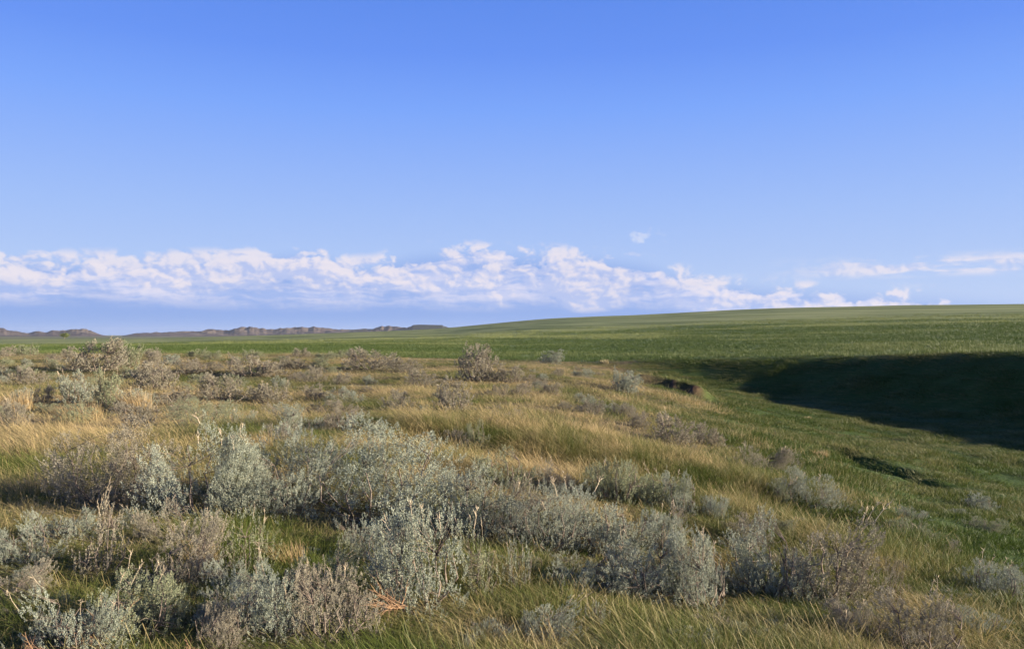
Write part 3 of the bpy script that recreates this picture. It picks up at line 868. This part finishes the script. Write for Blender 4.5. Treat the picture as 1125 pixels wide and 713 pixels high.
# ------------------------------------------------------------------ tussocks that stand out
def tussock(u, v, w, h, label, mat='tussock', name='grass_tussock', cat='grass tussock'):
    x_, y_, z_ = at(u, v); k = y_ / FPX
    W, H = w * k, h * k
    rg = np.random.default_rng(int(u * 7 + v))
    nb_ = 420 if y_ < 20 else 260
    bw = .004 * max(1, y_ / 9)
    vv, ff, tt, hh = tuft(nb_, W * .38, H * .45, H * 1.1, bw, lean=(-.35, .02), spread=.5, rg=rg)
    me = mesh_from(name, vv, ff, {'tint': tt, 'hgt': hh}, smooth=False)
    o = link(name, me, M[mat], label=label, category=cat, group='dry tussocks')
    o.location = (x_, y_, z_)
TS = [
 (90, 463, 54, 26, 'orange dry grass tussock above the wide low sagebrush at left'),
 (20, 452, 40, 30, 'orange-tan grass tussock near the left edge, halfway down the slope'),
 (30, 505, 60, 34, 'pale golden grass tussock at the left edge beside dark shade'),
 (26, 548, 62, 36, 'pinkish straw grass tussock leaning left, at the left edge lower down'),
 (287, 497, 34, 30, 'golden yellow grass tussock between the two broad foreground bushes'),
 (225, 622, 44, 40, 'straw grass tussock growing beside the grey sagebrush at lower left'),
 (320, 618, 46, 30, 'tawny grass tussock above the blue-grey sagebrush'),
 (154, 450, 34, 26, 'tan grass tussock in the middle of the left slope'),
]
for t_ in TS: tussock(*t_)
tussock(903, 503, 17, 12, 'tan dead grass clump at the head of the small washout in the green hollow', 'tussock')
tussock(887, 461, 9, 5, 'pale dead grass clump on the shaded edge of the hollow', 'pale_tussock')
tussock(665, 400, 9, 6, 'pale straw clump alone against the dark crop right of centre', 'pale_tussock')

# leafy green weed by the twin bush
def weed(u, v, w, h, label):
    x_, y_, z_ = at(u, v); k = y_ / FPX; rg = np.random.default_rng(5)
    root = bpy.data.objects.new('leafy_weed', None); COL.objects.link(root)
    root.location = (x_, y_, z_); root['label'] = label; root['category'] = 'weed'
    tubes, Vl = [], []
    for i in range(16):
        th = rg.uniform(0, 6.28); L_ = h * k * rg.uniform(.6, 1.1)
        d = np.array([math.cos(th) * .5, math.sin(th) * .5, 1]); d /= np.linalg.norm(d)
        tubes.append(tube([np.zeros(3), d * L_ * .5, d * L_ + np.array([0, 0, -.02])], [.003, .0025, .0012], 3))
        for j in range(26):
            p_ = d * L_ * rg.uniform(.3, 1); a = rg.normal(size=3); a[2] = abs(a[2]) * .4; a /= np.linalg.norm(a)
            s_ = np.cross(a, rg.normal(size=3)); s_ /= np.linalg.norm(s_); ll = rg.uniform(.025, .05)
            Vl += [p_, p_ + a * ll * .5 - s_ * ll * .22, p_ + a * ll, p_ + a * ll * .5 + s_ * ll * .22]
    v_, f_ = join(tubes)
    child('stem', mesh_from('stem', v_, f_), M['bark'], root)
    child('foliage', mesh_from('leaf', Vl, np.arange(len(Vl)).reshape(-1, 4), {'tint': np.repeat(rg.uniform(size=len(Vl) // 4), 4), 'hgt': np.zeros(len(Vl))}, smooth=False), M['short_green'], root)
weed(936, 590, 40, 24, 'bright green leafy weed between the broad twin sagebrush and the hollow')

# ------------------------------------------------------------------ far trees in the plain
def far_tree(u, d, h, w, label):
    x_ = (u - CX) / FPX * d; z_ = tz(x_, d); rg = np.random.default_rng(int(u))
    root = bpy.data.objects.new('round_tree', None); COL.objects.link(root)
    root.location = (x_, d, z_); root['label'] = label; root['category'] = 'tree'; root['group'] = 'far trees on the plain'
    child('trunk', mesh_from('trunk', *tube([(0, 0, -.3), (.1, 0, h * .3), (0, .1, h * .7)], [h * .05, h * .04, h * .015], 6)), M['bark'], root)
    n_ = 2600
    cs = rg.normal(size=(14, 3)) * np.array([w * .24, w * .24, h * .16]) + np.array([0, 0, h * .58])
    P_ = cs[rg.integers(0, 14, n_)] + rg.normal(size=(n_, 3)) * np.array([w * .12, w * .12, h * .11])
    P_[:, 2] = np.clip(P_[:, 2], h * .12, h)
    a = rg.normal(size=(n_, 3)); a /= np.linalg.norm(a, axis=1)[:, None]
    b = np.cross(a, rg.normal(size=(n_, 3))); b /= np.linalg.norm(b, axis=1)[:, None]
    s_ = h * .035
    Vl = np.stack([P_ - a * s_, P_ - b * s_, P_ + a * s_, P_ + b * s_], 1).reshape(-1, 3)
    child('crown', mesh_from('crown', Vl, np.arange(len(Vl)).reshape(-1, 4), {'tint': np.repeat(rg.uniform(size=n_), 4), 'hgt': np.zeros(len(Vl))}, smooth=False), M['crop'], root)
far_tree(71, 1050, 8.0, 11, 'lone dark tree on the far plain, left of the skyline sagebrush')

# ------------------------------------------------------------------ haze
def haze():
    X0, X1, Y0, Y1, Z0, Z1 = -14000, 14000, -3000, 14000, -14, 120
    v = [(x_, y_, z_) for x_ in (X0, X1) for y_ in (Y0, Y1) for z_ in (Z0, Z1)]
    f = [(0, 1, 3, 2), (4, 6, 7, 5), (0, 4, 5, 1), (2, 3, 7, 6), (0, 2, 6, 4), (1, 5, 7, 3)]
    m, nt, out = new_mat('haze_air'); nb = NB(nt)
    vol = nt.nodes.new('ShaderNodeVolumePrincipled')
    vol.inputs['Color'].default_value = (.80, .88, 1, 1)
    vol.inputs['Density'].default_value = HAZE
    vol.inputs['Anisotropy'].default_value = .2
    nt.links.new(vol.outputs[0], out.inputs['Volume'])
    link('haze', mesh_from('haze', v, f, smooth=False), m, kind='stuff', label='thin pale haze over the far plain and hills', category='haze')
HAZE = 2.4e-5
haze()

# ------------------------------------------------------------------ sky with its far bank of cumulus
W = bpy.data.worlds.new('World'); S.world = W; W.use_nodes = True
nt = W.node_tree
for n_ in list(nt.nodes): nt.nodes.remove(n_)
nb = NB(nt)
out = nb.n('ShaderNodeOutputWorld'); bg = nb.n('ShaderNodeBackground')
sky = nb.n('ShaderNodeTexSky', sky_type='NISHITA')
sky.sun_disc = False; sky.sun_elevation = R(SUN_EL); sky.sun_rotation = R(SUN_AZ)
sky.altitude = 900; sky.air_density = 1.0; sky.dust_density = .3; sky.ozone_density = 2.2
STR = .10; EXPO = 1.54
D = nb.n('ShaderNodeTexCoord').outputs['Generated']
sp = nb.n('ShaderNodeSeparateXYZ'); nb.link(D, sp.inputs[0])
hyp = nb.math('SQRT', nb.math('ADD', nb.math('MULTIPLY', sp.outputs[0], sp.outputs[0]), nb.math('MULTIPLY', sp.outputs[1], sp.outputs[1])))
E = nb.math('DIVIDE', sp.outputs[2], hyp)                      # tan of the elevation
A = nb.math('ARCTAN2', sp.outputs[0], sp.outputs[1])           # azimuth from the view direction
# height of the cloud tops round the horizon
fc = nb.n('ShaderNodeFloatCurve')
an = nb.ramp(A, -.75, .75, 0, 1, smooth=False)
nb.link(an, fc.inputs['Value'])
def az_of(u): return (math.atan((u - CX) / FPX) + .75) / 1.5
cur = fc.mapping.curves[0]
tops = [(-100, .070), (0, .078), (90, .080), (170, .084), (250, .088), (345, .097), (372, .088), (400, .084), (430, .092), (490, .102), (560, .100), (640, .096), (700, .088), (750, .072), (800, .060), (880, .052), (960, .046), (1040, .040), (1125, .034), (1250, .03)]
pts_ = [(az_of(u_), e_ * 5) for u_, e_ in tops]
cur.points[0].location = (0, .35); cur.points[1].location = (1, .15)
for x_, y_ in pts_: cur.points.new(x_, y_)
fc.mapping.update()
Et = nb.math('DIVIDE', fc.outputs[0], 5)
cv = nb.n('ShaderNodeCombineXYZ'); nb.link(A, cv.inputs[0]); nb.link(nb.math('MULTIPLY', E, 1.55), cv.inputs[1])
CVV = cv.outputs[0]
warp = nb.n('ShaderNodeVectorMath', operation='MULTIPLY_ADD')
nz = nb.n('ShaderNodeTexNoise', noise_dimensions='2D'); nb.link(CVV, nz.inputs['Vector']); nz.inputs['Scale'].default_value = 22; nz.inputs['Detail'].default_value = 3
nb.link(nz.outputs['Color'], warp.inputs[0]); warp.inputs[1].default_value = (.018, .018, 0); nb.link(CVV, warp.inputs[2])
WV = warp.outputs[0]
def puff(vec):
    tot = None
    for sc_, am in ((17, .46), (37, .28), (78, .17), (160, .09)):
        n_ = nb.noise2(nb.mapping(vec, (1, 1, 1), loc=(sc_ * .37, sc_ * .11, 0)), sc_, 0, .5)
        v_ = nb.math('MULTIPLY', nb.math('ABSOLUTE', nb.math('SUBTRACT', n_, .5)), 3.4 * am)
        tot = v_ if tot is None else nb.math('ADD', tot, v_)
    fb = nb.noise2(vec, 17, 7, .62)
    return nb.math('ADD', nb.math('MULTIPLY', fb, .9), nb.math('MULTIPLY', tot, .38))
b0 = puff(WV)
off = nb.n('ShaderNodeVectorMath', operation='ADD'); nb.link(WV, off.inputs[0]); off.inputs[1].default_value = (.0045, .0055, 0)
b1 = puff(off.outputs[0])
relief = nb.math('SUBTRACT', b0, b1)  # sunlit and shaded sides of the clouds, painted into the sky colour
# body: below the tops and above the soft base
below = nb.math('SUBTRACT', Et, E)
big = nb.noise2(nb.mapping(CVV, (1, 1.6, 1), loc=(3.1, .4, 0)), 9, 2, .5)
dens = nb.math('ADD', nb.math('MULTIPLY', nb.math('MINIMUM', below, .014), 17.0), nb.math('MULTIPLY', nb.math('SUBTRACT', b0, .56), 1.9))
dens = nb.math('ADD', dens, nb.math('MULTIPLY', nb.math('SUBTRACT', big, .50), 1.7))
alpha = nb.math('MULTIPLY', nb.ramp(dens, -.04, .34), nb.ramp(below, -.016, -.004))
floor_ = nb.math('MINIMUM', nb.math('SUBTRACT', Et, .044), .033)
eb = nb.math('SUBTRACT', nb.math('ADD', E, nb.math('MULTIPLY', nb.math('SUBTRACT', big, .5), .08)), floor_)
basefade = nb.ramp(eb, .004, .026)
sheet = nb.noise2(nb.mapping(WV, (6, 26, 1)), 1, 6, .6)
sheet2 = nb.noise2(nb.mapping(WV, (9, 60, 1), loc=(4.2, 1.7, 0)), 1, 5, .6)
edge = nb.math('ADD', nb.math('ADD', below, -.007), nb.math('MULTIPLY', nb.math('SUBTRACT', b0, .56), .05))
alpha1 = nb.math('MULTIPLY', nb.math('MULTIPLY', nb.ramp(sheet, .34, .54, .30, .92), nb.ramp(edge, .0, .006)), nb.ramp(nb.math('SUBTRACT', E, floor_), -.010, .016))
lit = nb.math('ADD', nb.math('MULTIPLY_ADD', relief, 2.2, .50), nb.math('MULTIPLY', nb.math('SUBTRACT', b0, .56), 1.3))
lit = nb.math('ADD', lit, nb.ramp(below, .0, .035, .16, -.22))
lit1 = nb.ramp(nb.math('ADD', sheet2, nb.math('MULTIPLY', relief, .5)), .34, .66)
lit = nb.ramp(lit, .18, .92)
cloud_1 = nb.mix(lit1, (.40, .52, .87), (.74, .74, .91))
cloud_c = nb.mix(lit, (.50, .58, .87), (.86, .80, .86))
under = nb.mix(nb.math('MULTIPLY', nb.ramp(nb.math('SUBTRACT', nb.math('MULTIPLY', Et, .95), E), -.012, .02), nb.ramp(E, .0, .03, .8, 1)),
               (0, 0, 0), (1, 1, 1))
# thin right-hand streaks and scraps
st_n = nb.noise2(nb.mapping(CVV, (9, 42, 1)), 1, 6, .62)
st_band = nb.math('MULTIPLY', nb.ramp(A, .28, .42), nb.math('MULTIPLY', nb.ramp(E, .060, .070), nb.ramp(E, .078, .092, 1, 0)))
st_a = nb.math('MULTIPLY', nb.ramp(nb.math('ADD', st_n, nb.math('MULTIPLY', nb.math('SUBTRACT', b0, .56), .25)), .42, .60), st_band)
sc_a = None
for a_, e_, w_ in ((.164, .122, .0075), (.184, .111, .005), (.295, .128, .006)):
    dd_ = nb.math('SQRT', nb.math('ADD', nb.math('POWER', nb.math('DIVIDE', nb.math('SUBTRACT', A, a_), w_), 2.0), nb.math('POWER', nb.math('DIVIDE', nb.math('SUBTRACT', E, e_), w_ * .8), 2.0)))
    t_ = nb.math('MULTIPLY', nb.ramp(nb.math('ADD', nb.math('SUBTRACT', .8, dd_), nb.math('MULTIPLY', nb.math('SUBTRACT', b0, .56), 9.0)), 0, 1.6), .5)
    sc_a = t_ if sc_a is None else nb.math('MAXIMUM', sc_a, t_)
scl = nb.n('ShaderNodeVectorMath', operation='SCALE'); nb.link(sky.outputs[0], scl.inputs[0]); scl.inputs['Scale'].default_value = STR
cr = nb.n('ShaderNodeValToRGB'); nb.link(nb.ramp(E, 0, 1.0, 0, 1, smooth=False), cr.inputs[0])
SKY_G = [(0.0, (.50, .62, .93)), (.07, (.47, .615, .97)), (.145, (.375, .55, 1.0)), (.27, (.215, .415, 1.05)), (.34, (.148, .322, .99)), (.42, (.116, .276, .91)), (.75, (.05, .14, .48)), (1, (.04, .11, .40))]
el_ = cr.color_ramp.elements
el_[0].position = 0; el_[0].color = (*SKY_G[0][1], 1); el_[1].position = 1; el_[1].color = (*SKY_G[-1][1], 1)
for p__, c__ in SKY_G[1:-1]:
    e__ = el_.new(p__); e__.color = (*c__, 1)
skyc = nb.mix(.88, scl.outputs[0], cr.outputs[0])
c = nb.mix(nb.math('MULTIPLY', under, .88), skyc, (.24, .39, .80))
c = nb.mix(alpha1, c, cloud_1)
c = nb.mix(nb.math('MULTIPLY', nb.math('MULTIPLY', alpha, basefade), .80), c, cloud_c)
c = nb.mix(nb.math('MULTIPLY', st_a, .75), c, cloud_c)
c = nb.mix(sc_a, c, (.80, .82, .92))
nb.link(c, bg.inputs[0]); bg.inputs[1].default_value = 2 ** -EXPO
nb.link(bg.outputs[0], out.inputs[0])
W.cycles.sampling_method = 'MANUAL'; W.cycles.sample_map_resolution = 256

sun_d = bpy.data.lights.new('sun', 'SUN'); sun_d.energy = 5.0; sun_d.angle = R(.53); sun_d.color = (1, .87, .70)
sun = bpy.data.objects.new('sun', sun_d); COL.objects.link(sun)
from mathutils import Vector
sun.rotation_euler = Vector(sun_dir).to_track_quat('Z', 'Y').to_euler()

# ------------------------------------------------------------------ render settings
S.view_settings.view_transform = 'Standard'; S.view_settings.look = 'None'
S.view_settings.exposure = EXPO; S.view_settings.gamma = 1; S.view_settings.use_curve_mapping = False
S.render.engine = 'CYCLES'
cy = S.cycles
cy.max_bounces = 4; cy.diffuse_bounces = 2; cy.transmission_bounces = 2; cy.volume_bounces = 0; cy.glossy_bounces = 2
cy.use_denoising = True
